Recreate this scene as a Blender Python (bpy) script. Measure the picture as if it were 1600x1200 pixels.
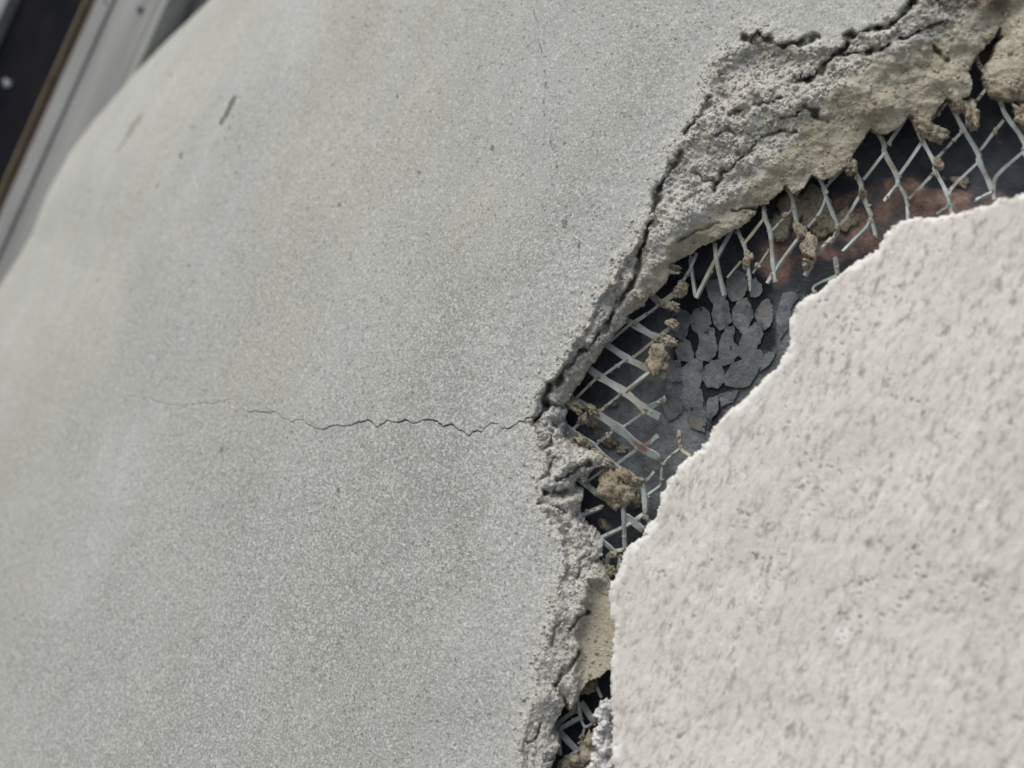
import bpy, math, random
import numpy as np

for o in list(bpy.data.objects):
    bpy.data.objects.remove(o)
scene = bpy.context.scene
col = scene.collection
rng = np.random.default_rng(7)
random.seed(7)

# ------------------------------------------------------------------ camera
TAN = math.tan(math.radians(25.0))            # half horizontal field of view
DIST = 0.36                                   # metres from lens to wall on the optical axis
n_c = np.array([-0.50, 0.25, 1.0]); n_c /= np.linalg.norm(n_c)      # wall normal seen from the camera
u_c = np.array([0.375, 0.92, 0.0]); u_c -= n_c * (u_c @ n_c); u_c /= np.linalg.norm(u_c)   # plumb line
y_c = -n_c
x_c = np.cross(y_c, u_c)
ROT = np.array([x_c, y_c, u_c])               # camera -> world (rows are the world axes)
P0 = np.array([0.0, 0.0, 1.25])               # point of the wall on the optical axis
CAM = P0 - ROT @ np.array([0, 0, -DIST])
NRM = np.array([0.0, -1.0, 0.0])              # the wall faces -Y
cam = bpy.data.cameras.new('camera')
cam.sensor_width = 36.0
cam.lens = 18.0 / TAN
cam.clip_start = 0.01
cam.clip_end = 500.0
cam.dof.use_dof = True
cam.dof.aperture_fstop = 7.5
camo = bpy.data.objects.new('camera', cam)
from mathutils import Matrix, Vector
m4 = Matrix.Identity(4)
for r in range(3):
    for c in range(3):
        m4[r][c] = ROT[r, c]
    m4[r][3] = CAM[r]
camo.matrix_world = m4
cam.dof.focus_distance = 0.357
col.objects.link(camo)
scene.camera = camo

# ------------------------------------------------------------------ sky, sun, exposure
SUN_EL, SUN_AZ = math.radians(44), math.radians(214)     # azimuth from +Y towards +X
world = bpy.data.worlds.new('World')
scene.world = world
world.use_nodes = True
wn = world.node_tree
bg = wn.nodes['Background']
sky = wn.nodes.new('ShaderNodeTexSky')
sky.sky_type = 'NISHITA'
sky.sun_disc = False
sky.sun_elevation = SUN_EL
sky.sun_rotation = SUN_AZ
sky.air_density = 1.0
sky.dust_density = 3.0
hs = wn.nodes.new('ShaderNodeHueSaturation')              # overcast: the blue is veiled
hs.inputs['Saturation'].default_value = 0.85
wn.links.new(sky.outputs[0], hs.inputs['Color'])
wn.links.new(hs.outputs[0], bg.inputs['Color'])
bg.inputs['Strength'].default_value = 0.12
sun = bpy.data.lights.new('sun', 'SUN')
sun.energy = 1.05
sun.angle = math.radians(40)
sun.color = (1.0, 0.98, 0.95)
suno = bpy.data.objects.new('sun', sun)
sd = Vector((math.sin(SUN_AZ) * math.cos(SUN_EL), math.cos(SUN_AZ) * math.cos(SUN_EL), math.sin(SUN_EL)))
suno.rotation_euler = sd.to_track_quat('Z', 'Y').to_euler()
suno.location = (-2, -3, 5)
col.objects.link(suno)
scene.view_settings.view_transform = 'Standard'
scene.view_settings.look = 'None'
scene.view_settings.gamma = 1.0
scene.view_settings.exposure = 0.36

# ------------------------------------------------------------------ helpers
MM = 0.001
def rays(px, py):
    px = np.asarray(px, float); py = np.asarray(py, float)
    d = np.stack([(px - 800) / 800 * TAN, -(py - 600) / 800 * TAN, -np.ones_like(px)], -1)
    return d @ ROT.T

def pts(px, py, n):
    """points of the place seen at a picture position, standing n metres proud of the wall plane"""
    d = rays(px, py)
    t = (((P0 - CAM) @ NRM) + n) / (d @ NRM)
    return CAM + d * np.asarray(t)[..., None]

def pxm(px, py, n=0.0):
    """metres per picture pixel there"""
    d = rays(px, py)
    t = (((P0 - CAM) @ NRM) + n) / (d @ NRM)
    return float(t) * TAN / 800

def lattice(seed):
    return np.random.default_rng(seed).random((256, 256))
def vnoise(x, y, seed):
    L = lattice(seed)
    xi = np.floor(x).astype(int); yi = np.floor(y).astype(int)
    fx = x - xi; fy = y - yi
    fx = fx * fx * (3 - 2 * fx); fy = fy * fy * (3 - 2 * fy)
    a = L[xi & 255, yi & 255]; b = L[(xi + 1) & 255, yi & 255]
    c = L[xi & 255, (yi + 1) & 255]; d = L[(xi + 1) & 255, (yi + 1) & 255]
    return ((a * (1 - fx) + b * fx) * (1 - fy) + (c * (1 - fx) + d * fx) * fy) * 2 - 1
def fbm(x, y, seed, octs=4, gain=0.5):
    s = 0; a = 1.0; f = 1.0
    for k in range(octs):
        s = s + a * vnoise(x * f + 17.3 * k, y * f + 9.1 * k, seed + k)
        a *= gain; f *= 2.03
    return s
def vnoise3(p, seed):
    return (vnoise(p[:, 0], p[:, 1], seed) + vnoise(p[:, 1] + 31, p[:, 2], seed + 1) + vnoise(p[:, 2] + 57, p[:, 0], seed + 2)) / 1.7

def polydist(x, y, poly):
    d = np.full(x.shape, 1e9)
    for (ax, ay), (bx, by) in zip(poly[:-1], poly[1:]):
        vx, vy = bx - ax, by - ay
        L = vx * vx + vy * vy + 1e-9
        t = np.clip(((x - ax) * vx + (y - ay) * vy) / L, 0, 1)
        d = np.minimum(d, (x - ax - t * vx) ** 2 + (y - ay - t * vy) ** 2)
    return np.sqrt(d)
def inside(x, y, poly):
    r = np.zeros(x.shape, bool)
    n = len(poly)
    for i in range(n):
        ax, ay = poly[i]; bx, by = poly[(i + 1) % n]
        if ay == by: continue
        c = ((ay > y) != (by > y)) & (x < (bx - ax) * (y - ay) / (by - ay) + ax)
        r ^= c
    return r
def smooth(a, b, x):
    t = np.clip((x - a) / (b - a), 0, 1)
    return t * t * (3 - 2 * t)

def new_mesh(name, verts, faces, mat, parent=None, shade=True, attrs=None):
    me = bpy.data.meshes.new(name)
    verts = np.asarray(verts, np.float32)
    if isinstance(faces, np.ndarray):
        k = faces.shape[1]
        me.vertices.add(len(verts)); me.vertices.foreach_set('co', verts.ravel())
        me.loops.add(faces.size); me.loops.foreach_set('vertex_index', faces.ravel().astype(np.int32))
        me.polygons.add(len(faces))
        me.polygons.foreach_set('loop_start', np.arange(0, faces.size, k, dtype=np.int32))
        me.update(calc_edges=True)
        me.validate()
    else:
        me.from_pydata([tuple(v) for v in verts], [], faces)
    if shade:
        me.polygons.foreach_set('use_smooth', [True] * len(me.polygons))
    if attrs:
        for k, a in attrs.items():
            at = me.attributes.new(k, 'FLOAT', 'POINT')
            at.data.foreach_set('value', np.asarray(a, np.float32))
    me.materials.append(mat)
    o = bpy.data.objects.new(name, me)
    col.objects.link(o)
    if parent: o.parent = parent
    return o
def thing(name, label, cat, loc=(0, 0, 0)):
    o = bpy.data.objects.new(name, None)
    o.empty_display_size = 0.02
    col.objects.link(o)
    o['label'] = label; o['category'] = cat; o['kind'] = 'thing'
    return o

# ------------------------------------------------------------------ materials
class Mat:
    def __init__(s, name, rough=0.9, spec=0.3, metallic=0.0):
        s.m = bpy.data.materials.new(name); s.m.use_nodes = True
        s.t = s.m.node_tree; s.b = s.t.nodes['Principled BSDF']
        s.b.inputs['Roughness'].default_value = rough
        s.b.inputs['Specular IOR Level'].default_value = spec
        s.b.inputs['Metallic'].default_value = metallic
        s.co = s.t.nodes.new('ShaderNodeTexCoord').outputs['Object']
    def mapped(s, scale):
        n = s.t.nodes.new('ShaderNodeMapping'); n.inputs['Scale'].default_value = scale
        s.t.links.new(s.co, n.inputs[0]); return n.outputs[0]
    def noise(s, scale, detail=3, rough=0.55, vec=None):
        n = s.t.nodes.new('ShaderNodeTexNoise')
        n.inputs['Scale'].default_value = scale; n.inputs['Detail'].default_value = detail
        n.inputs['Roughness'].default_value = rough
        s.t.links.new(vec or s.co, n.inputs['Vector']); return n.outputs['Fac']
    def voro(s, scale, out='Distance', rnd=1.0, vec=None):
        n = s.t.nodes.new('ShaderNodeTexVoronoi')
        n.inputs['Scale'].default_value = scale; n.inputs['Randomness'].default_value = rnd
        s.t.links.new(vec or s.co, n.inputs['Vector']); return n.outputs[out]
    def ramp(s, fac, stops):
        n = s.t.nodes.new('ShaderNodeValToRGB'); e = n.color_ramp.elements
        while len(e) < len(stops): e.new(0.5)
        for k, (p, c) in enumerate(stops):
            e[k].position = p
            e[k].color = (c, c, c, 1) if isinstance(c, (int, float)) else (*c, 1)
        s.t.links.new(fac, n.inputs[0]); return n.outputs[0]
    def mix(s, fac, a, b, mode='MIX'):
        n = s.t.nodes.new('ShaderNodeMix'); n.data_type = 'RGBA'; n.blend_type = mode
        for sock, v in ((n.inputs[0], fac), (n.inputs[6], a), (n.inputs[7], b)):
            if isinstance(v, (int, float)): sock.default_value = v
            elif isinstance(v, tuple): sock.default_value = (*v, 1)
            else: s.t.links.new(v, sock)
        return n.outputs[2]
    def math(s, op, a, b=0.0):
        n = s.t.nodes.new('ShaderNodeMath'); n.operation = op
        for sock, v in ((n.inputs[0], a), (n.inputs[1], b)):
            if isinstance(v, (int, float)): sock.default_value = v
            else: s.t.links.new(v, sock)
        return n.outputs[0]
    def attr(s, name):
        n = s.t.nodes.new('ShaderNodeAttribute'); n.attribute_name = name; return n.outputs['Fac']
    def color(s, c):
        if isinstance(c, tuple): s.b.inputs['Base Color'].default_value = (*c, 1)
        else: s.t.links.new(c, s.b.inputs['Base Color'])
    def bump(s, h, strength=0.5, dist=0.001):
        n = s.t.nodes.new('ShaderNodeBump')
        n.inputs['Strength'].default_value = strength; n.inputs['Distance'].default_value = dist
        s.t.links.new(h, n.inputs['Height']); s.t.links.new(n.outputs[0], s.b.inputs['Normal'])

def mat_stucco():
    s = Mat('grey_stucco', 0.95, 0.15)
    big = s.noise(14, 3)
    streak = s.noise(6, 3, 0.5, s.mapped((5.0, 5.0, 0.9)))
    base = s.ramp(big, [(0.30, (0.355, 0.375, 0.35)), (0.5, (0.40, 0.415, 0.38)), (0.72, (0.455, 0.455, 0.405))])
    base = s.mix(s.ramp(streak, [(0.38, 0.0), (0.62, 0.60)]), base, (0.475, 0.495, 0.485))
    base = s.mix(s.ramp(s.noise(9, 4, 0.6, s.mapped((6.0, 6.0, 0.7))), [(0.46, 0.0), (0.66, 0.35)]), base, (0.31, 0.325, 0.30))
    base = s.mix(s.ramp(s.noise(5, 4, 0.6, s.mapped((3.0, 3.0, 1.0))), [(0.44, 0.0), (0.64, 0.65)]), base, (0.405, 0.392, 0.315))
    patch = s.attr('coarse_dim')
    base = s.mix(s.math('MULTIPLY', patch, 0.6), base, (0.25, 0.272, 0.25))       # light falloff at lower centre, put into the colour as darker grey
    grain = s.noise(1050, 2, 0.6)
    fine = s.noise(1700, 1, 0.5)
    base = s.mix(s.math('MULTIPLY', s.attr('worn'), 0.45), base, (0.49, 0.495, 0.47))
    base = s.mix(s.math('MULTIPLY', s.attr('broken'), 0.8), base, (0.55, 0.53, 0.465))
    base = s.mix(s.ramp(fine, [(0.28, 0.55), (0.46, 0.0)]), base, (0.20, 0.205, 0.185))
    base = s.mix(s.ramp(fine, [(0.54, 0.0), (0.72, 0.55)]), base, (0.66, 0.67, 0.66))
    base = s.mix(s.math('MULTIPLY', s.ramp(grain, [(0.50, 0.0), (0.68, 0.6)]), patch), base, (0.66, 0.67, 0.66))
    base = s.mix(s.math('MULTIPLY', s.ramp(s.noise(900, 2, 0.6), [(0.30, 0.5), (0.46, 0.0)]), patch), base, (0.18, 0.185, 0.165))
    # sand grains of many colours
    cellc = s.voro(1250, 'Color')
    cv = s.t.nodes.new('ShaderNodeSeparateColor'); s.t.links.new(cellc, cv.inputs[0])
    base = s.mix(s.ramp(cv.outputs[0], [(0.92, 0.0), (0.96, 0.4)]), base, (0.32, 0.26, 0.19))
    base = s.mix(s.ramp(cv.outputs[1], [(0.95, 0.0), (0.97, 0.5)]), base, (0.14, 0.14, 0.125))
    base = s.mix(s.ramp(cv.outputs[2], [(0.90, 0.0), (0.95, 0.4)]), base, (0.66, 0.66, 0.64))
    # scattered dark pits
    pit = s.voro(110)
    base = s.mix(s.ramp(pit, [(0.035, 0.6), (0.07, 0.0)]), base, (0.10, 0.085, 0.06))
    # tan under-coat where the render has broken away
    tan = s.ramp(s.noise(90, 4), [(0.3, (0.30, 0.27, 0.20)), (0.55, (0.43, 0.40, 0.315)), (0.75, (0.52, 0.485, 0.395))])
    tan = s.mix(s.ramp(grain, [(0.50, 0.0), (0.70, 0.5)]), tan, (0.44, 0.41, 0.34))
    base = s.mix(s.attr('tan'), base, tan)
    base = s.mix(s.attr('dirt'), base, (0.10, 0.065, 0.045))
    base = s.mix(s.attr('stain'), base, (0.10, 0.095, 0.075))
    base = s.mix(s.attr('drip'), base, (0.27, 0.25, 0.185))
    s.color(base)
    h = s.math('ADD', s.math('MULTIPLY', grain, 0.6), s.math('MULTIPLY', s.noise(1700, 2, 0.6), 0.4))
    h = s.math('ADD', h, s.math('MULTIPLY', s.noise(300, 2), 0.45))
    h = s.math('MULTIPLY', h, s.math('ADD', s.math('MULTIPLY', s.attr('broken'), 1.6), s.math('ADD', s.math('MULTIPLY', patch, 0.6), 0.5)))
    s.bump(h, 0.65, 0.0007)
    return s.m
def mat_cream():
    s = Mat('cream_finish_stucco', 0.9, 0.2)
    base = s.ramp(s.noise(12, 4), [(0.3, (0.585, 0.565, 0.515)), (0.7, (0.655, 0.635, 0.585))])
    v = s.mapped((1.0, 1.0, 0.45))
    base = s.mix(s.ramp(s.noise(620, 3, 0.65, v), [(0.32, 0.7), (0.48, 0.0)]), base, (0.36, 0.33, 0.295))
    base = s.mix(s.ramp(s.noise(430, 2, 0.6, v), [(0.52, 0.0), (0.68, 0.5)]), base, (0.76, 0.74, 0.70))
    base = s.mix(s.ramp(s.noise(400, 3, 0.7, s.mapped((1.0, 1.0, 0.5))), [(0.33, 0.85), (0.45, 0.0)]), base, (0.30, 0.28, 0.255))
    base = s.mix(s.ramp(s.noise(60, 3, 0.6, s.mapped((1.0, 1.0, 0.5))), [(0.42, 0.3), (0.6, 0.0)]), base, (0.50, 0.48, 0.44))
    base = s.mix(s.attr('white'), base, (0.74, 0.74, 0.71))
    base = s.mix(s.attr('pit'), base, (0.22, 0.19, 0.165))
    s.color(base)
    s.bump(s.math('ADD', s.noise(620, 3, 0.6, v), s.math('MULTIPLY', s.noise(1300, 2), 0.4)), 0.4, 0.0008)
    return s.m
def mat_mortar():
    s = Mat('tan_mortar', 0.95, 0.1)
    c = s.ramp(s.noise(110, 4), [(0.3, (0.27, 0.235, 0.17)), (0.55, (0.40, 0.355, 0.27)), (0.8, (0.50, 0.46, 0.37))])
    c = s.mix(s.ramp(s.noise(900, 2), [(0.35, 0.5), (0.5, 0.0)]), c, (0.13, 0.105, 0.07))
    s.color(c); s.bump(s.noise(700, 3, 0.75), 1.0, 0.0018)
    return s.m
def mat_white_crumb():
    s = Mat('white_finish_crumb', 0.95, 0.1)
    c = s.ramp(s.noise(260, 4), [(0.30, (0.42, 0.41, 0.39)), (0.50, (0.70, 0.70, 0.68)), (0.8, (0.76, 0.76, 0.74))])
    s.color(c); s.bump(s.noise(700, 3, 0.7), 0.8, 0.0015)
    return s.m
def mat_lath(rusty):
    s = Mat('galvanised_lath' + ('_rusted' if rusty else ''), 0.5, 0.5, 0.25)
    c = s.ramp(s.noise(180, 3), [(0.3, (0.20, 0.235, 0.23)), (0.7, (0.38, 0.425, 0.415))])
    lo, hi = (0.34, 0.48) if rusty else (0.53, 0.66)
    c = s.mix(s.ramp(s.noise(95, 4), [(lo, 0.0), (hi, 0.85)]), c, (0.30, 0.255, 0.18))
    c = s.mix(s.ramp(s.noise(160, 4), [(0.60, 0.0), (0.70, 0.7)]), c, (0.20, 0.075, 0.035))
    s.color(c); s.bump(s.noise(600, 3), 0.4, 0.0004)
    return s.m
def mat_paper():
    s = Mat('tarred_paper', 0.75, 0.35)
    c = s.ramp(s.noise(70, 4), [(0.3, (0.016, 0.02, 0.026)), (0.7, (0.085, 0.098, 0.112))])
    g = s.ramp(s.noise(130, 5, 0.7), [(0.3, (0.06, 0.07, 0.075)), (0.7, (0.27, 0.295, 0.305))])
    c = s.mix(s.attr('grey'), c, g)
    red = s.ramp(s.noise(160, 5, 0.7), [(0.3, (0.08, 0.055, 0.046)), (0.52, (0.24, 0.155, 0.12)), (0.72, (0.45, 0.345, 0.26))])
    c = s.mix(s.attr('rust'), c, red)
    c = s.mix(s.ramp(s.noise(210, 3), [(0.66, 0.0), (0.74, 0.5)]), c, (0.25, 0.20, 0.13))
    c = s.mix(s.attr('tar'), c, (0.007, 0.008, 0.011))
    s.color(c); s.bump(s.noise(420, 4, 0.7), 0.9, 0.0016)
    return s.m
def mat_flake():
    s = Mat('grey_weathered_bitumen', 0.8, 0.3)
    c = s.ramp(s.noise(240, 5, 0.7), [(0.3, (0.065, 0.077, 0.085)), (0.65, (0.27, 0.297, 0.31))])
    c = s.mix(s.ramp(s.noise(38, 3), [(0.40, 0.75), (0.60, 0.0)]), c, (0.075, 0.085, 0.092))
    c = s.mix(s.ramp(s.noise(120, 3), [(0.62, 0.0), (0.72, 0.6)]), c, (0.20, 0.14, 0.08))
    c = s.mix(s.ramp(s.noise(330, 2), [(0.68, 0.0), (0.72, 0.9)]), c, (0.02, 0.022, 0.028))
    s.color(c); s.bump(s.noise(600, 4, 0.7), 0.9, 0.0012)
    return s.m
def mat_plain(name, a, b, scale, rough, spec, metallic=0.0, bump=0.2, stretch=(1, 1, 1)):
    s = Mat(name, rough, spec, metallic)
    f = s.noise(scale, 4, 0.6, s.mapped(stretch))
    s.color(s.ramp(f, [(0.3, a), (0.7, b)]))
    s.bump(f, bump, 0.001)
    return s.m
M_STUCCO = mat_stucco(); M_CREAM = mat_cream(); M_MORTAR = mat_mortar(); M_CRUMB = mat_white_crumb()
M_LATH = mat_lath(False); M_RUST = mat_lath(True); M_PAPER = mat_paper(); M_FLAKE = mat_flake()
M_ALU = mat_plain('weathered_aluminium', (0.16, 0.168, 0.16), (0.27, 0.285, 0.275), 45, 0.6, 0.4, 0.15, 0.1, (1, 1, 0.15))
M_ALUD = mat_plain('dark_aluminium_return', (0.06, 0.068, 0.062), (0.10, 0.11, 0.10), 30, 0.7, 0.3, 0.1, 0.1)  # darker than the other frame metal
M_BROWN = mat_plain('brown_rubber_gasket', (0.035, 0.022, 0.017), (0.06, 0.037, 0.028), 60, 0.8, 0.2)
M_TANLINE = mat_plain('dirty_tan_sealant', (0.13, 0.105, 0.065), (0.21, 0.175, 0.115), 80, 0.8, 0.2)
M_GLASS = mat_plain('dark_dirty_glass', (0.003, 0.005, 0.009), (0.014, 0.013, 0.015), 22, 0.7, 0.03)
M_SPECK = mat_plain('pale_glint', (0.18, 0.20, 0.23), (0.30, 0.32, 0.35), 200, 0.6, 0.3)  # pale tone standing in for a glint
M_DARK = mat_plain('black_sealant', (0.02, 0.022, 0.025), (0.05, 0.052, 0.055), 50, 0.7, 0.3)
M_LIGHT_BLOCK = mat_plain('light_block_board', (0.10, 0.07, 0.045), (0.20, 0.15, 0.10), 20, 0.85, 0.2, 0, 0.3, (1, 1, 0.1))
M_GROUND = mat_plain('concrete_paving', (0.22, 0.215, 0.20), (0.32, 0.31, 0.29), 6, 0.9, 0.2)

# ------------------------------------------------------------------ outlines of the break, traced in picture pixels
A = [(1900, -330), (1600, -150), (1450, -20), (1430, 0), (1400, 30), (1350, 52), (1320, 62), (1290, 72), (1250, 70), (1220, 62), (1190, 48),
     (1175, 52), (1160, 70), (1120, 95), (1105, 120), (1108, 145), (1095, 175), (1070, 210), (1048, 245), (1032, 280), (1015, 330),
     (992, 380), (962, 430), (928, 480), (902, 530), (872, 580), (847, 610), (826, 652), (842, 680), (850, 720), (848, 755),
     (832, 775), (850, 800), (878, 838), (880, 880), (868, 930), (852, 980), (838, 1050), (828, 1110), (816, 1170), (810, 1205),
     (800, 1300), (790, 1480)]
B = [(1900, 60), (1640, 140), (1590, 158), (1560, 152), (1548, 135), (1542, 120), (1541, 105), (1554, 85), (1567, 60), (1562, 40), (1552, 62),
     (1535, 78), (1522, 95), (1513, 108), (1518, 130), (1515, 150), (1495, 160), (1480, 150), (1470, 162), (1455, 185), (1440, 188),
     (1420, 178), (1405, 198), (1390, 206), (1372, 208), (1360, 200), (1350, 215), (1338, 235), (1330, 250), (1320, 262),
     (1300, 275), (1285, 280), (1270, 270), (1255, 292), (1240, 302), (1225, 290), (1210, 306), (1195, 318), (1184, 320),
     (1180, 335), (1165, 346), (1140, 358), (1120, 376), (1095, 386), (1080, 398), (1065, 405), (1050, 415), (1062, 430),
     (1045, 426), (1040, 440), (1025, 455), (1012, 465), (1005, 480), (985, 490), (975, 505), (950, 535), (930, 560),
     (915, 580), (905, 600), (890, 620), (882, 632), (886, 645), (878, 655), (886, 675), (905, 700), (925, 706), (945, 720),
     (950, 730), (926, 733), (915, 755), (904, 748), (897, 760), (908, 766), (910, 780), (905, 800), (915, 820), (930, 835),
     (940, 850), (936, 868), (925, 880), (935, 886), (945, 900), (955, 915), (1010, 930), (1010, 1045), (946, 1050), (935, 1060), (920, 1065),
     (905, 1080), (900, 1100), (890, 1110), (885, 1095), (876, 1085), (880, 1105), (870, 1125), (862, 1142), (868, 1160),
     (868, 1180), (860, 1200), (850, 1300), (840, 1480)]
SLAB = [(1950, 230), (1700, 280), (1600, 301), (1575, 306), (1545, 318), (1500, 330), (1480, 331), (1440, 338), (1410, 343), (1395, 350), (1380, 365),
        (1362, 392), (1340, 405), (1310, 425), (1280, 450), (1258, 463), (1240, 480), (1234, 495), (1232, 510), (1234, 530),
        (1228, 545), (1205, 575), (1180, 600), (1165, 622), (1140, 640), (1115, 665), (1102, 690), (1085, 705), (1060, 725),
        (1040, 757), (1025, 790), (1020, 810), (1000, 838), (975, 860), (968, 880), (957, 905), (950, 930), (953, 960),
        (960, 985), (956, 1010), (951, 1035), (949, 1060), (950, 1085), (953, 1120), (955, 1200), (960, 1500)]
FISS = [  # polyline, depth mm, half width px
    ([(1163, 55), (1175, 62), (1186, 50), (1200, 62), (1222, 70), (1250, 70), (1275, 54)], 6, 5),
    ([(1245, 127), (1265, 124), (1285, 115), (1300, 93), (1320, 70), (1326, 60), (1340, 52), (1380, 42), (1400, 25), (1422, 8), (1450, -20)], 9, 6),
    ([(1300, 90), (1345, 82), (1372, 75), (1390, 70)], 6, 4),
    ([(1110, 150), (1105, 165), (1085, 190), (1068, 207)], 4, 3.5),
    ([(1138, 178), (1158, 170)], 4, 4), ([(1188, 160), (1222, 158)], 4, 3), ([(1220, 183), (1245, 180), (1260, 170), (1288, 185)], 5, 4),
    ([(1250, 118), (1248, 130), (1265, 128)], 4, 3),
    ([(1120, 205), (1135, 200), (1150, 208)], 3, 3), ([(1185, 215), (1215, 210), (1245, 205)], 4, 3.5),
    ([(1180, 223), (1169, 231), (1153, 248), (1140, 261), (1120, 281), (1113, 292)], 6, 4.5),
    ([(1085, 270), (1100, 282), (1120, 281)], 3, 3), ([(1100, 300), (1080, 305), (1068, 320)], 3, 3),
    ([(1065, 240), (1046, 262), (1030, 295), (1022, 330), (1012, 365), (1004, 395), (992, 430), (977, 455), (968, 478),
      (952, 500), (932, 518), (915, 545), (897, 560), (880, 585), (862, 600), (852, 620), (846, 645), (830, 655)], 9, 5.5),
    ([(860, 598), (850, 612), (853, 632), (880, 640)], 6, 6),
    ([(1405, 63), (1440, 48), (1465, 38), (1482, 33)], 5, 3), ([(1460, 72), (1470, 86), (1478, 97)], 5, 4),
    ([(1182, 328), (1160, 322), (1140, 330)], 4, 3), ([(1060, 372), (1085, 362), (1120, 350)], 3, 3),
    ([(868, 748), (890, 742), (915, 726)], 8, 6), ([(850, 772), (880, 772), (900, 765)], 7, 6), ([(838, 785), (860, 790), (885, 798)], 3, 3),
    ([(868, 660), (880, 668), (890, 682)], 5, 4), ([(850, 700), (862, 690), (860, 672)], 4, 4), ([(845, 760), (858, 735), (866, 715)], 3, 3),
    ([(922, 840), (915, 870), (905, 890), (898, 900)], 5, 5), ([(918, 955), (905, 968), (893, 985)], 6, 4), ([(882, 968), (872, 985)], 3, 3),
    ([(901, 1018), (893, 1040), (882, 1058), (870, 1075)], 7, 4.5), ([(868, 990), (862, 1010)], 3, 3),
    ([(850, 1130), (838, 1150), (825, 1160)], 5, 4), ([(868, 1180), (850, 1190)], 5, 5)]
CRACK = [(100, 640), (170, 622), (205, 620), (235, 623), (258, 631), (285, 636), (300, 631), (330, 631), (360, 625), (372, 632), (385, 645), (400, 643), (415, 645),
         (430, 645), (452, 660), (470, 655), (490, 669), (505, 671), (525, 664), (540, 667), (555, 663), (578, 654), (588, 668),
         (604, 658), (615, 663), (632, 657), (646, 662), (665, 655), (682, 656), (692, 668), (705, 664), (718, 672), (732, 681),
         (748, 672), (752, 676), (763, 664), (777, 661), (784, 672), (795, 668), (812, 658), (826, 653), (840, 650), (1000, 650)]
HAIR = [(835, -60), (835, 0), (837, 25), (843, 45), (840, 58), (848, 80), (851, 100), (854, 120), (853, 150), (851, 170), (853, 190), (858, 207),
        (865, 235), (872, 257), (878, 320), (885, 345), (903, 385), (905, 400)]
SIL = [(560, -360), (430, -160), (375, -70), (322, 0), (255, 68), (222, 100), (172, 150), (112, 220), (82, 260), (60, 300), (36, 365), (0, 430), (-55, 520), (-120, 700), (-160, 950), (-170, 1200), (-170, 1500)]

def ico(sub):
    import bmesh
    bm = bmesh.new(); bmesh.ops.create_icosphere(bm, subdivisions=sub, radius=1.0)
    bm.verts.ensure_lookup_table()
    v = np.array([x.co[:] for x in bm.verts]); f = [tuple(y.index for y in x.verts) for x in bm.faces]; bm.free()
    return v, np.array(f)
ICO = {k: ico(k) for k in (1, 2, 3, 4)}
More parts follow.
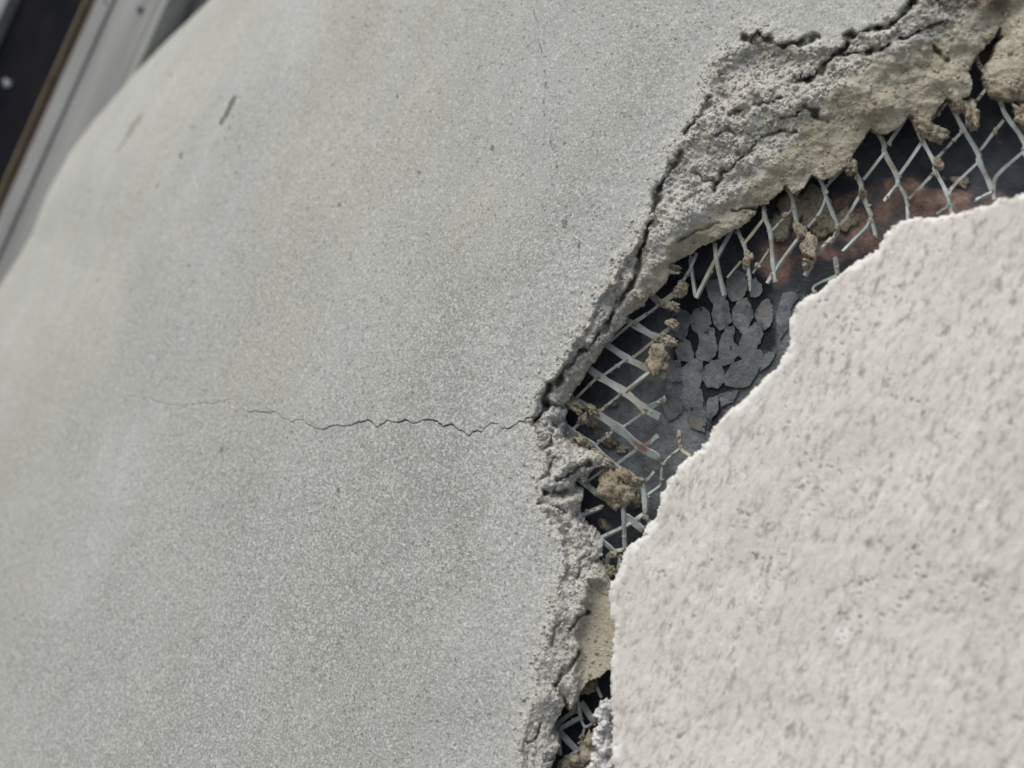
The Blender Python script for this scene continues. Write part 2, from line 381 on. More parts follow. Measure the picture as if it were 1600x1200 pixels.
# ------------------------------------------------------------------ grey render coat, one continuous surface
def seq(*segs):
    out = []
    for a, b, st in segs:
        out += list(np.arange(a, b, st))
    return out
def build_render_coat(parent):
    xs = seq((-520, -40, 8), (-40, 190, 4), (190, 847, 2.2), (853, 1620, 2.0), (1620, 1900, 10))
    c0 = len(xs); xs += [849.2, 850.0, 850.8]; xs = sorted(xs)
    ys = seq((-360, -8, 8), (-8, 645, 2.0), (655, 1208, 2.0), (1208, 1480, 9))
    ys += [645.0, 646.4, 647.6, 649.2, 650.0, 650.8, 652.4, 653.6]; ys = sorted(ys)
    xs = np.array(xs); ys = np.array(ys)
    GX, GY = np.meshgrid(xs, ys)
    # grid lines run along the two cracks so each is a true groove
    ck = np.interp(GX, *zip(*CRACK)) + fbm(GX / 6, GX * 0 + 3, 61, 4, 0.6) * 2.0
    w = np.clip(1 - np.abs(GY - 650) / 140, 0, 1) ** 2
    core_r = np.abs(GY - 650) < 1.0
    wide = np.clip((0.32 + 0.75 * smooth(300, 600, GX)) * (0.85 + 0.9 * fbm(GX / 15, GX * 0, 5, 2)), 0.22 + 0.3 * smooth(480, 560, GX), 1.9)
    PY = np.where(core_r, ck + np.sign(np.round(GY - 650, 3)) * np.minimum(wide, 0.4 + 0.012 * np.abs(GX - 150).clip(0, 120)), GY + w * (ck - 650))
    hk = np.interp(GY, [p[1] for p in HAIR], [p[0] for p in HAIR]) + fbm(GY / 5, GY * 0 + 9, 71, 3) * 1.3
    w2 = np.clip(1 - np.abs(GX - 850) / 160, 0, 1) ** 2 * smooth(480, 400, GY)
    core_c = np.abs(GX - 850) < 1.0
    PX = GX + w2 * (hk - 850) + np.where(core_c, np.sign(GX - 850) * -0.35, 0)
    base = pts(PX, PY, 0.0)
    U = base[..., 0] / MM; V = base[..., 2] / MM          # wall millimetres
    # gentle unevenness of hand-trowelled render
    n0 = fbm(U / 60, V / 90, 11, 3) * 0.9 + fbm(U / 9, V / 12, 15, 2) * 0.12
    # bull-nosed edge: distance inside the traced rim, in wall millimetres
    sp = pts(np.array([p[0] for p in SIL]), np.array([p[1] for p in SIL]), 0.0)
    spl = [(a, b) for a, b in zip(sp[:, 0] / MM, sp[:, 2] / MM)]
    dS = polydist(U, V, spl)
    left = inside(U, V, spl + [(spl[-1][0] - 3000, spl[-1][1]), (spl[0][0] - 3000, spl[0][1])])
    dS = np.where(left, -dS, dS)
    R = 160.0; K = 67.0
    x = np.clip(K - dS, 0, None)
    xr = np.minimum(x, R * 0.985)
    drop = R - np.sqrt(R * R - xr * xr) + (x - xr) * 6.0
    u0 = float(pts(np.array([760.0]), np.array([600.0]), 0.0)[0][0]) / MM
    bow = np.clip(u0 - U, 0, 260) ** 2 / (2 * 450.0)
    n0 = n0 - np.minimum(drop, 150)
    # ---- broken margin
    jx = PX + fbm(U / 4, V / 4, 21, 3) * 5.5; jy = PY + fbm(U / 4 + 40, V / 4, 25, 3) * 5.5
    polyA = A + [(2600, 1480), (2600, -330)]
    polyB = B + [(2600, 1480), (2600, 60)]
    sub = (PX > 560) & (PY > -360)
    h = np.zeros(PX.shape); tan = np.zeros(PX.shape); dirt = np.zeros(PX.shape); void = np.zeros(PX.shape, bool)
    sx, sy, u, v = jx[sub], jy[sub], U[sub], V[sub]
    inA = inside(sx, sy, polyA); inB = inside(sx * 0.5 + PX[sub] * 0.5, sy * 0.5 + PY[sub] * 0.5, polyB)
    dA = polydist(sx, sy, A); dB = polydist(sx, sy, B)
    t = np.where(inA, dA / (dA + dB + 1e-6), 0)
    rim = np.where(inA, 1.0, smooth(30, 0, dA + fbm(u / 5, v / 5, 325, 2) * 8))           # crumbly rim outside the break
    depth = 10.5 - 5.0 * smooth(820, 920, sy)
    prof = -depth * (0.14 * smooth(0, 0.15, t) + 0.36 * t + 0.50 * t ** 4)
    # layered ledges
    led = fbm(u / 11, v / 11, 33, 3) * 2.4
    prof = prof + np.where(inA, smooth(0, 0.12, t) * smooth(1.0, 0.75, t) * led, 0)
    rough = fbm(u / 5, v / 5, 41, 5, 0.66) * 1.0 + np.abs(fbm(u / 2.2, v / 2.2, 51, 3, 0.6)) * 0.8
    gr = vnoise(u / 0.85, v / 0.85, 55); gr2 = vnoise(u / 0.5, v / 0.5, 56)
    rough = rough + np.clip(gr, -0.2, 1) * 0.75 + gr2 * 0.35 - smooth(0.45, 0.8, vnoise(u / 1.6, v / 1.6, 57)) * 1.1
    # tan coat is smoother
    tp = [(1330, 105), (1400, 75), (1480, 45), (1560, -60), (1900, -200), (1900, 200), (1600, 170), (1340, 262), (1200, 345), (1060, 425), (1000, 490),
          (900, 610), (886, 640), (868, 628), (905, 572), (960, 510), (1000, 450), (1035, 375), (1090, 335), (1170, 275), (1240, 210), (1290, 150)]
    tp2 = [(915, 905), (905, 960), (895, 1000), (895, 1050), (900, 1110), (1030, 1080), (1030, 905)]
    tp3 = [(880, 625), (905, 625), (960, 715), (950, 735), (920, 712), (890, 690)]
    tm = np.zeros(sx.shape)
    for P_ in (tp, tp2, tp3):
        ins = inside(sx, sy, P_); dd = polydist(sx, sy, P_ + [P_[0]])
        tm = np.maximum(tm, np.where(ins, smooth(-6, 18, dd), smooth(6, -6, dd) * 0.35))
    flat2 = inside(sx, sy, tp2) * smooth(0, 14, polydist(sx, sy, tp2 + [tp2[0]]))
    rough = rough * (0.55 - 0.3 * smooth(800, 900, sy)) * (1 - 0.5 * tm) * (1 - 0.7 * flat2)
    prof = np.where(flat2 > 0, prof * (1 - flat2) + flat2 * (-6.5 + fbm(u / 14, v / 14, 77, 2) * 1.0), prof)
    hh = prof + rough * rim * np.where(inA, 1.0, 0.45)
    for poly, dep, wd in FISS:
        x0 = min(p[0] for p in poly) - 40; x1 = max(p[0] for p in poly) + 40
        y0 = min(p[1] for p in poly) - 40; y1 = max(p[1] for p in poly) + 40
        k = (sx > x0) & (sx < x1) & (sy > y0) & (sy < y1)
        d = polydist(sx[k], sy[k], poly)
        wv = wd * (0.75 + 0.6 * vnoise(u[k] / 3, v[k] / 3, 91))
        g = np.exp(-(d / np.maximum(wv, 1.2)) ** 2.4)
        hh[k] -= 0.82 * dep * g * (0.8 + 0.5 * vnoise(u[k] / 2, v[k] / 2, 93))
        # upper lip of the fissure stands a little proud
    h[sub] = hh; tan[sub] = np.clip(tm + np.where(inA, fbm(u / 6, v / 6, 97, 3) * 0.22, 0), 0, 1) * np.where(inA, 1, 0)
    void[sub] = inB
    dm = inside(sx, sy, [(1440, -20), (1480, 20), (1540, 60), (1600, 160), (1900, 150), (1900, -300), (1500, -200)])
    dirt[sub] = np.clip((fbm(u / 7, v / 7, 101, 4) * 0.6 + 0.35), 0, 0.8) * dm
    # cracks: rows / columns sunk
    mask = smooth(185, 230, PX) * smooth(850, 835, PX) * np.where(GX < 400, np.clip(0.85 + 0.9 * vnoise(GX / 6, GX * 0, 7), 0.15, 1), 1)
    h -= np.where(np.abs(GY - 650) < 0.1, 2.2, 0) * mask
    m2 = smooth(405, 380, PY) * np.clip(-0.05 + 1.2 * vnoise(GY / 9, GY * 0, 8), 0, 0.8) * np.where(PY > 262, 0.3, 1.0)
    h -= np.where(np.abs(GX - 850) < 0.1, 1.1, 0) * m2
    coarse_dim = np.clip(0.15 + 0.8 * smooth(250, 950, PY * 0.8 + PX * 0.42) + 0.35 * fbm(U / 30, V / 45, 311, 3), 0.1, 1.0)  # coarser grain towards lower right; also carries the painted light falloff
    worn = np.zeros(PX.shape); broken = np.zeros(PX.shape)
    worn[sub] = np.where(inA, 0, smooth(150, 25, dA + fbm(u / 18, v / 18, 315, 3) * 60)); broken[sub] = np.where(inA, 1.0, smooth(26, 0, dA) * 0.7)
    h += worn * fbm(U / 2.0, V / 2.0, 321, 3, 0.6) * 0.16
    stain = np.zeros(PX.shape); drip = np.zeros(PX.shape)
    def dash(arr, poly, w, a):
        x0 = min(p[0] for p in poly) - 30; x1 = max(p[0] for p in poly) + 30
        y0 = min(p[1] for p in poly) - 30; y1 = max(p[1] for p in poly) + 30
        k = (PX > x0) & (PX < x1) & (PY > y0) & (PY < y1)
        d = polydist(PX[k], PY[k], poly)
        arr[k] = np.maximum(arr[k], a * smooth(w, w * 0.5, d + vnoise(PX[k] / 3, PY[k] / 3, 3) * w * 0.4))
    dash(stain, [(366, 153), (358, 168), (352, 181), (345, 193)], 5, 0.85)
    dash(drip, [(199, 172), (188, 190), (182, 200)], 8.5, 0.8)
    dash(drip, [(186, 196), (178, 208), (168, 226)], 5, 0.6)
    dash(drip, [(340, 222), (335, 232)], 5, 0.35)
    for (qx, qy, qw) in [(283, 243, 3), (247, 292, 2.4), (353, 218, 1.8), (375, 231, 1.8), (240, 100, 2), (770, 232, 2.6), (883, 350, 4), (905, 383, 2.5),
                         (655, 270, 2), (345, 702, 2.6), (528, 766, 2.4), (346, 790, 2), (360, 200, 1.6), (530, 320, 2), (620, 150, 2), (1158, 845, 3)]:
        dash(stain, [(qx, qy - qw), (qx - qw * 0.3, qy + qw)], qw, 0.8)
    for k in range(130):
        qx, qy = random.uniform(60, 1000), random.uniform(5, 1190)
        dash(stain, [(qx, qy), (qx + random.uniform(-3, 3), qy + random.uniform(-3, 3))], random.uniform(1.3, 2.4), random.uniform(0.25, 0.6))
    # final points: relief follows the sight line so the traced outlines stay in place
    d = rays(PX, PY)
    P = base + d * (((h - bow) * MM) / (d @ NRM))[..., None] + NRM * (n0 * MM)[..., None]
    zone = np.zeros(PX.shape); zone[sub] = np.where(inB, 0, np.where(inA, 1.0 - 0.75 * tm, 0.45 * smooth(34, 0, dA) ** 2))
    zone[(PY < -20) | (PY > 1230) | (PX > 1630)] = 0
    zr = zone.ravel() / zone.sum()
    pick = rng.choice(zr.size, 6500, p=zr)
    gv, gf = ICO[1]
    rad = rng.gamma(3.0, 0.11, len(pick)) * MM
    gp = P.reshape(-1, 3)[pick][:, None, :] + gv[None] * (rad[:, None] * rng.uniform(0.7, 1.25, (len(pick), len(gv))))[..., None]
    gfa = gf[None] + (np.arange(len(pick)) * len(gv))[:, None, None]
    ga = {k: np.repeat(a_.ravel()[pick], len(gv)) for k, a_ in (('tan', tan), ('dirt', dirt))}
    ga['stain'] = np.repeat(rng.random(len(pick)) ** 4 * 0.5, len(gv)); ga['drip'] = ga['stain'] * 0; ga['coarse_dim'] = ga['drip'] + 1; ga['worn'] = ga['drip']; ga['broken'] = ga['drip'] + 1
    gr_ = new_mesh('sand_grains', gp.reshape(-1, 3), gfa.reshape(-1, 3), M_STUCCO, parent, True, ga); gr_['kind'] = 'stuff'
    ny, nx = PX.shape
    idx = np.arange(ny * nx).reshape(ny, nx)
    q = np.stack([idx[:-1, :-1], idx[1:, :-1], idx[1:, 1:], idx[:-1, 1:]], -1).reshape(-1, 4)
    vf = void.ravel()
    q = q[vf[q].sum(1) < 2]
    # thickness: a skirt behind every free edge
    e = np.concatenate([q[:, [0, 1]], q[:, [1, 2]], q[:, [2, 3]], q[:, [3, 0]]])
    key = np.sort(e, 1); code = key[:, 0].astype(np.int64) * (ny * nx) + key[:, 1]
    un, inv, cnt = np.unique(code, return_inverse=True, return_counts=True)
    be = e[cnt[inv] == 1]
    bv = np.unique(be)
    back = np.full(ny * nx, -1); back[bv] = np.arange(len(bv)) + ny * nx
    Pv = P.reshape(-1, 3)
    bb = Pv[bv] - NRM * (5.5 * MM) 
    bb = bb + np.stack([np.full(len(bv), -2.5 * MM), np.zeros(len(bv)), np.full(len(bv), 1.5 * MM)], -1)
    sk = np.stack([be[:, 1], be[:, 0], back[be[:, 0]], back[be[:, 1]]], -1)
    V_ = np.concatenate([Pv, bb]); F = np.concatenate([q, sk])
    att = {k: np.concatenate([a.ravel(), a.ravel()[bv]]) for k, a in (('tan', tan), ('dirt', dirt), ('stain', stain), ('drip', drip), ('coarse_dim', coarse_dim), ('worn', worn), ('broken', broken))}
    used = np.unique(F); remap = np.full(len(V_), -1); remap[used] = np.arange(len(used))
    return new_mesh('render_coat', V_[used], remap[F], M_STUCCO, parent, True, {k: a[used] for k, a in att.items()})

# ------------------------------------------------------------------ the setting
def box(name, x0, x1, y0, y1, z0, z1, mat, parent=None, bev=0.0):
    import bmesh
    bm = bmesh.new()
    bmesh.ops.create_cube(bm, size=1.0)
    for vtx in bm.verts:
        vtx.co = ((x0 + x1) / 2 + vtx.co.x * (x1 - x0), (y0 + y1) / 2 + vtx.co.y * (y1 - y0), (z0 + z1) / 2 + vtx.co.z * (z1 - z0))
    if bev:
        bmesh.ops.bevel(bm, geom=bm.edges[:], offset=bev, segments=2, affect='EDGES', profile=0.5)
    me = bpy.data.meshes.new(name); bm.to_mesh(me); bm.free()
    me.materials.append(mat)
    o = bpy.data.objects.new(name, me); col.objects.link(o)
    if parent: o.parent = parent
    return o
g = new_mesh('ground', [(-60, -60, 0), (60, -60, 0), (60, 60, 0), (-60, 60, 0)], [(0, 1, 2, 3)], M_GROUND, None, False)
g['kind'] = 'structure'

wall = thing('stucco_wall', 'grey cement stucco wall with a rounded edge, a long thin crack and a broken margin', 'wall')
build_render_coat(wall)
wl = pts(np.array([60.0]), np.array([600.0]), -0.05)[0][0]
box('rear_light_block', wl + 0.10, 0.55, 0.034, 0.055, 0.0, 2.3, M_LIGHT_BLOCK, wall)  # unseen board, added to block light from behind the wall

# ------------------------------------------------------------------ tarred paper with its alligatored flakes
paper = thing('tarred_paper', 'black tarred building paper exposed behind the metal lath in the gap', 'paper')
NP = -0.0235
def build_paper():
    xs = np.arange(760, 1960, 6.0); ys = np.arange(-60, 1480, 6.0)
    PX, PY = np.meshgrid(xs, ys)
    b = pts(PX, PY, NP)
    U = b[..., 0] / MM; V = b[..., 2] / MM
    n = fbm(U / 25, V / 25, 121, 3) * 1.1 + fbm(U / 5, V / 5, 125, 2) * 0.3
    n = n * (0.12 + 0.88 * smooth(0, 60, np.where(inside(PX, PY, [(1030, 420), (1290, 400), (1290, 600), (1120, 710), (1040, 700)]), 0, polydist(PX, PY, [(1030, 420), (1290, 400), (1290, 600), (1120, 710), (1040, 700), (1030, 420)]))))
    P = b + NRM * (n * MM)[..., None]
    jx = PX + fbm(U / 8, V / 8, 131, 3) * 14; jy = PY + fbm(U / 8, V / 8, 135, 3) * 14
    def soft(poly, w):
        d = polydist(jx, jy, poly + [poly[0]])
        return np.where(inside(jx, jy, poly), smooth(-w, w, d), smooth(w, -w, d))
    rust = np.maximum.reduce([soft([(1190, 385), (1240, 350), (1300, 320), (1350, 300), (1430, 285), (1480, 310), (1560, 305), (1600, 330), (1500, 360), (1420, 380), (1340, 400), (1270, 395), (1225, 430), (1195, 440)], 8),
                              soft([(1520, 85), (1570, 60), (1600, 70), (1580, 130), (1540, 125)], 6), soft([(1580, 150), (1620, 150), (1620, 215), (1590, 200)], 6)])
    rust = np.clip(rust * (0.85 + 0.9 * fbm(U / 5, V / 5, 141, 4)), 0, 1)
    grey = soft([(1060, 450), (1250, 470), (1280, 560), (1150, 700), (1060, 800), (960, 790), (900, 660), (960, 600), (1010, 520)], 18) * 0.75
    grey = grey * (1 - 0.5 * soft([(1045, 440), (1270, 440), (1270, 560), (1160, 640), (1105, 690), (1090, 625), (1070, 600), (1050, 560)], 7))
    tar = soft([(1050, 440), (1180, 430), (1212, 470), (1205, 540), (1150, 615), (1105, 690), (1092, 625), (1070, 600), (1050, 560)], 5)
    grey = np.maximum(grey, soft([(1215, 450), (1260, 455), (1240, 520), (1225, 560), (1212, 560)], 6) * 0.6)
    ny, nx = PX.shape
    idx = np.arange(ny * nx).reshape(ny, nx)
    q = np.stack([idx[:-1, :-1], idx[1:, :-1], idx[1:, 1:], idx[:-1, 1:]], -1).reshape(-1, 4)
    new_mesh('sheet', P.reshape(-1, 3), q, M_PAPER, paper, True, {'rust': rust.ravel(), 'grey': grey.ravel(), 'tar': tar.ravel()})
build_paper()

FLAKES = [  # outlines of the lifted plates, traced
    [(160, 620), (190, 560), (260, 540), (300, 580), (315, 670), (270, 720), (210, 750), (170, 690)],
    [(350, 510), (400, 480), (460, 490), (470, 580), (490, 640), (450, 690), (400, 720), (360, 670), (345, 590)],
    [(510, 560), (560, 480), (620, 460), (650, 540), (665, 620), (630, 690), (600, 750), (560, 730), (520, 660)],
    [(700, 590), (740, 510), (800, 470), (830, 530), (830, 640), (780, 720), (720, 690)],
    [(880, 600), (920, 430), (1000, 410), (1050, 450), (980, 560), (960, 700), (900, 800), (880, 700)],
    [(290, 330), (380, 300), (440, 360), (440, 450), (370, 500), (320, 470), (300, 400)],
    [(470, 280), (540, 230), (610, 270), (620, 370), (570, 470), (500, 470), (460, 400)],
    [(10, 590), (60, 560), (130, 580), (150, 640), (120, 700), (130, 740), (80, 800), (30, 760), (0, 690)],
    [(410, 800), (450, 720), (510, 695), (520, 760), (500, 820), (540, 870), (570, 890), (500, 980), (440, 1015), (395, 1000), (400, 880)],
    [(600, 760), (690, 670), (735, 690), (740, 790), (700, 870), (610, 960), (560, 930), (560, 870)],
    [(230, 770), (300, 710), (350, 720), (350, 800), (370, 860), (350, 940), (300, 970), (220, 960), (200, 930), (240, 840)],
    [(50, 880), (90, 800), (140, 830), (160, 890), (175, 950), (120, 980), (50, 960)],
    [(90, 1060), (170, 975), (250, 975), (245, 1080), (230, 1190), (120, 1210), (80, 1130)],
    [(280, 1040), (330, 980), (390, 990), (425, 1080), (420, 1150), (380, 1195), (290, 1190), (260, 1120)],
    [(450, 1100), (510, 1000), (580, 990), (620, 960), (660, 900), (740, 900), (750, 960), (700, 1080), (640, 1180), (560, 1200), (440, 1180)],
    [(760, 960), (800, 920), (860, 920), (800, 1010), (740, 1060)],
    [(-40, 990), (50, 985), (72, 1060), (60, 1140), (-20, 1150), (-60, 1060)],
    [(640, 330), (700, 300), (740, 380), (720, 440), (660, 430)],
    [(85, 1220), (235, 1215), (250, 1300), (240, 1370), (150, 1400), (70, 1300)],
    [(165, 1400), (250, 1385), (280, 1450), (265, 1560), (165, 1530), (140, 1450)],
    [(305, 1310), (385, 1275), (370, 1400), (310, 1480), (295, 1400)],
    [(400, 1260), (550, 1235), (500, 1310), (415, 1355)],
    [(-30, 1160), (60, 1235), (85, 1390), (-20, 1470), (-70, 1340)]]
def build_flakes():
    for k, poly in enumerate(FLAKES):
        pl = np.array(poly, float) / 5.333 + np.array([1050, 380])
        m = 30
        seg = np.linalg.norm(np.roll(pl, -1, 0) - pl, axis=1); cum = np.concatenate([[0], np.cumsum(seg)])
        tt = np.linspace(0, cum[-1], m, endpoint=False)
        ring = np.stack([np.interp(tt, cum, np.append(pl[:, q], pl[0, q])) for q in (0, 1)], -1)
        c = ring.mean(0)
        rel = ring - c; L = np.linalg.norm(rel, axis=1, keepdims=True)
        ring = c + rel * (1 + 2.7 / L) + rng.normal(0, 0.7, ring.shape)
        lift = random.uniform(0.0, 0.22) * MM
        def ringpts(f, n):
            r = c + (ring - c) * f
            return pts(r[:, 0], r[:, 1], NP + n)
        top = ringpts(0.95, 0.0007 + lift); mid = ringpts(1.0, 0.0006 + lift); bot = ringpts(1.0, -0.002)
        cen = pts(c[0:1], c[1:2], NP + 0.0007 + lift)
        vv = np.concatenate([cen, top, mid, bot])
        ff = []
        for i in range(m):
            j = (i + 1) % m
            ff.append((0, 1 + j, 1 + i))
            ff.append((1 + i, 1 + j, 1 + m + j, 1 + m + i))
            ff.append((1 + m + i, 1 + m + j, 1 + 2 * m + j, 1 + 2 * m + i))
        new_mesh('flake', vv, ff, M_FLAKE, paper, False)
build_flakes()

# ------------------------------------------------------------------ expanded metal lath
lath = thing('metal_lath', 'galvanised expanded metal lath with diamond openings and crusts of mortar, torn open in the gap', 'metal lath')
NL = -0.0140
def spline(p, k=4):
    p = np.array(p, float)
    if len(p) == 2:
        t = np.linspace(0, 1, 4)[:, None]; return p[0] * (1 - t) + p[1] * t
    q = np.concatenate([[2 * p[0] - p[1]], p, [2 * p[-1] - p[-2]]])
    out = []
    for i in range(1, len(q) - 2):
        for t in np.linspace(0, 1, k, endpoint=False):
            a, b, c, d = q[i - 1], q[i], q[i + 1], q[i + 2]
            out.append(0.5 * (2 * b + (c - a) * t + (2 * a - 5 * b + 4 * c - d) * t * t + (3 * b - a - 3 * c + d) * t ** 3))
    out.append(q[-2])
    return np.array(out)
def strand(poly, w, mat=None, n0=0.0, n1=0.0, tilt=0.5, sag=0.0):
    """a flat slit strip of sheet metal: w = width in picture pixels; n in mm above the lath plane"""
    s = spline(poly, 3)
    L = np.linspace(0, 1, len(s))
    n = NL + MM * (n0 + (n1 - n0) * L + sag * np.sin(L * math.pi))
    c = pts(s[:, 0], s[:, 1], n)
    mpp = pxm(s[0][0], s[0][1], NL)
    wid = w * mpp; th = 0.9 * MM
    tang = np.gradient(c, axis=0); tang /= np.linalg.norm(tang, axis=1, keepdims=True)
    side = np.cross(tang, NRM); side /= np.linalg.norm(side, axis=1, keepdims=True)
    nn = np.cross(side, tang)
    ang = tilt + rng.normal(0, 0.08) + 0.15 * np.sin(L * 5 + rng.random() * 6)
    ca, sa = np.cos(ang)[:, None], np.sin(ang)[:, None]
    a = side * ca + nn * sa; b = -side * sa + nn * ca
    node = np.ones(len(s))
    if len(poly) > 3:
        node[3:-3:3] = 1.3; node *= 0.92
    wv = (wid * node * (1 + rng.normal(0, 0.07, len(s))))[:, None] / 2
    rings = np.stack([c + a * wv + b * th / 2, c - a * wv + b * th / 2, c - a * wv - b * th / 2, c + a * wv - b * th / 2], 1)
    V_ = rings.reshape(-1, 3); ff = []
    for i in range(len(s) - 1):
        for k in range(4):
            k2 = (k + 1) % 4
            ff.append((4 * i + k, 4 * i + k2, 4 * i + 4 + k2, 4 * i + 4 + k))
    e = 4 * (len(s) - 1)
    ff += [(3, 2, 1, 0), (e, e + 1, e + 2, e + 3)]
    return new_mesh('strand', V_, ff, mat or M_LATH, lath, False)
W, T = 9.0, 5.0
STR = [
 # upper right net
 ([(1360, 188), (1371, 206), (1382, 226), (1382, 239), (1401, 273), (1403, 288)], W), ([(1403, 288), (1416, 309), (1419, 345)], 6), ([(1404, 198), (1388, 226)], T), ([(1382, 239), (1349, 281)], T),
 ([(1318, 232), (1326, 249), (1345, 286), (1347, 301), (1362, 339)], 8), ([(1362, 338), (1354, 356), (1336, 374), (1317, 393)], 7), ([(1360, 337), (1369, 368)], 7), ([(1344, 305), (1319, 346)], T),
 ([(1285, 292), (1300, 331), (1309, 352), (1307, 365), (1298, 378)], 7), ([(1441, 222), (1405, 274)], 5.5), ([(1403, 288), (1381, 315)], 6), ([(1319, 344), (1309, 355)], 5),
 ([(1418, 172), (1424, 182), (1442, 220), (1461, 256), (1461, 266), (1480, 303), (1487, 333)], 8), ([(1503, 206), (1463, 248)], T), ([(1459, 271), (1420, 311)], T),
 ([(1482, 158), (1493, 176), (1504, 198), (1529, 241), (1530, 252), (1549, 292), (1554, 312)], W), ([(1568, 188), (1532, 234)], T), ([(1526, 256), (1484, 298), (1482, 320), (1463, 334)], T),
 ([(1555, 140), (1564, 159), (1572, 180), (1600, 220), (1603, 240), (1622, 275)], W), ([(1600, 236), (1557, 275), (1552, 300)], T), ([(1552, 300), (1525, 313)], 6), ([(1326, 256), (1300, 281), (1285, 300)], T),
 ([(1524, 80), (1528, 98), (1544, 120)], 8), ([(1521, 90), (1512, 108)], 5), ([(1540, 140), (1520, 165)], 5), ([(1480, 160), (1456, 186)], T), ([(1418, 182), (1390, 222)], T), ([(1612, 130), (1583, 158)], T), ([(1640, 200), (1604, 236)], T),
 # middle
 ([(1216, 272), (1225, 289), (1238, 308), (1240, 324), (1247, 358)], 7), ([(1270, 270), (1243, 305)], T), ([(1222, 284), (1206, 308)], T), ([(1275, 268), (1285, 287), (1293, 302)], 7), ([(1292, 302), (1282, 330), (1262, 355)], 4),
 ([(1193, 312), (1195, 339), (1204, 364), (1208, 412), (1212, 441)], 8), ([(1194, 341), (1163, 381)], T), ([(1148, 350), (1163, 384), (1166, 396), (1171, 431), (1173, 455)], 6),
 ([(1148, 352), (1120, 403), (1088, 466)], 9), ([(1117, 380), (1121, 414), (1132, 462)], 8), ([(1088, 398), (1078, 421), (1059, 452)], 5), ([(1080, 400), (1080, 416), (1087, 462)], 7),
 ([(1247, 374), (1219, 412), (1199, 443)], 8), ([(1300, 372), (1276, 396)], 8), ([(1272, 404), (1258, 431)], 11), ([(1202, 390), (1176, 427)], 3.5), ([(1158, 408), (1136, 434)], 3.5),
 ([(1305, 402), (1309, 428)], 8), ([(1308, 430), (1273, 446), (1271, 458)], 4), ([(1242, 322), (1205, 362)], 3.5),
 # left comb of cut strands
 ([(1010, 455), (1036, 475), (1058, 479)], 11), ([(1037, 472), (1062, 452)], 9), ([(1030, 477), (994, 503)], 4.5), ([(1010, 490), (985, 507), (949, 537)], 4.5),
 ([(974, 497), (994, 509), (1026, 527), (1050, 533)], 11), ([(1028, 527), (1055, 506)], 7), ([(1021, 533), (989, 559)], 4.5),
 ([(940, 533), (979, 559), (1009, 574), (1040, 588)], 11), ([(977, 563), (942, 587)], 4.5), ([(1015, 582), (977, 612)], 7),
 ([(912, 569), (938, 589), (976, 612), (1007, 638), (1031, 652)], 12), ([(932, 591), (898, 624)], 4.5), ([(1008, 640), (1037, 624)], 7), ([(970, 616), (934, 645)], 4.5),
 ([(884, 618), (902, 628), (932, 646), (968, 670), (1000, 698), (1029, 714)], 12), ([(1003, 646), (971, 669)], 4.5), ([(1006, 699), (1028, 680)], 7), ([(960, 672), (928, 697)], 4.5), ([(918, 649), (893, 674)], 5),
 ([(872, 656), (895, 676), (925, 696), (951, 721), (975, 738), (994, 749)], 11), ([(995, 702), (961, 727)], 4.5), ([(950, 730), (916, 753)], 4.5), ([(900, 745), (931, 769), (948, 780)], 9),
 # lower tangle
 ([(994, 749), (1004, 758), (1008, 783), (1008, 802)], 9), ([(1012, 774), (1034, 758)], 5), ([(1034, 758), (1037, 726), (1062, 702)], 4.5), ([(1061, 672), (1064, 700), (1079, 713)], 5.5),
 ([(995, 750), (974, 777), (975, 806), (976, 858)], 6.5), ([(1008, 802), (978, 822), (934, 843)], 6.5), ([(1008, 803), (1018, 822)], 6), ([(978, 806), (1005, 828)], 11), ([(940, 792), (908, 806)], 7),
 ([(938, 842), (959, 862), (950, 870), (948, 902)], 7.5), ([(978, 858), (957, 863)], 6), ([(950, 870), (930, 890)], 4.5), ([(1022, 737), (1008, 753)], 4), ([(968, 868), (966, 898)], 5),
 # bottom pocket
 ([(931, 1060), (929, 1066), (904, 1079), (906, 1113), (914, 1136), (933, 1126)], 5), ([(929, 1064), (940, 1090)], 5), ([(906, 1105), (873, 1130), (872, 1144), (875, 1180)], 6),
 ([(906, 1122), (876, 1138)], 7), ([(874, 1142), (888, 1158), (903, 1174)], 10), ([(905, 1172), (876, 1192)], 6), ([(913, 1138), (905, 1174)], 4), ([(908, 1098), (930, 1130)], 10), ([(876, 1190), (872, 1215)], 6)]
for i, (poly, w) in enumerate(STR):
    thin = w <= 5.5
    strand(poly, w * (0.9 if thin else (0.72 if poly[0][0] > 1055 and poly[0][1] < 460 else 0.95)), M_RUST if (thin and i % 5 == 0) else M_LATH,
           n0=rng.normal(0, 0.15) + (0.1 if thin else 0.3), n1=rng.normal(0, 0.2) + (0.1 if thin else 0.3), tilt=(0.3 if thin else -0.35), sag=rng.normal(0, 0.25))

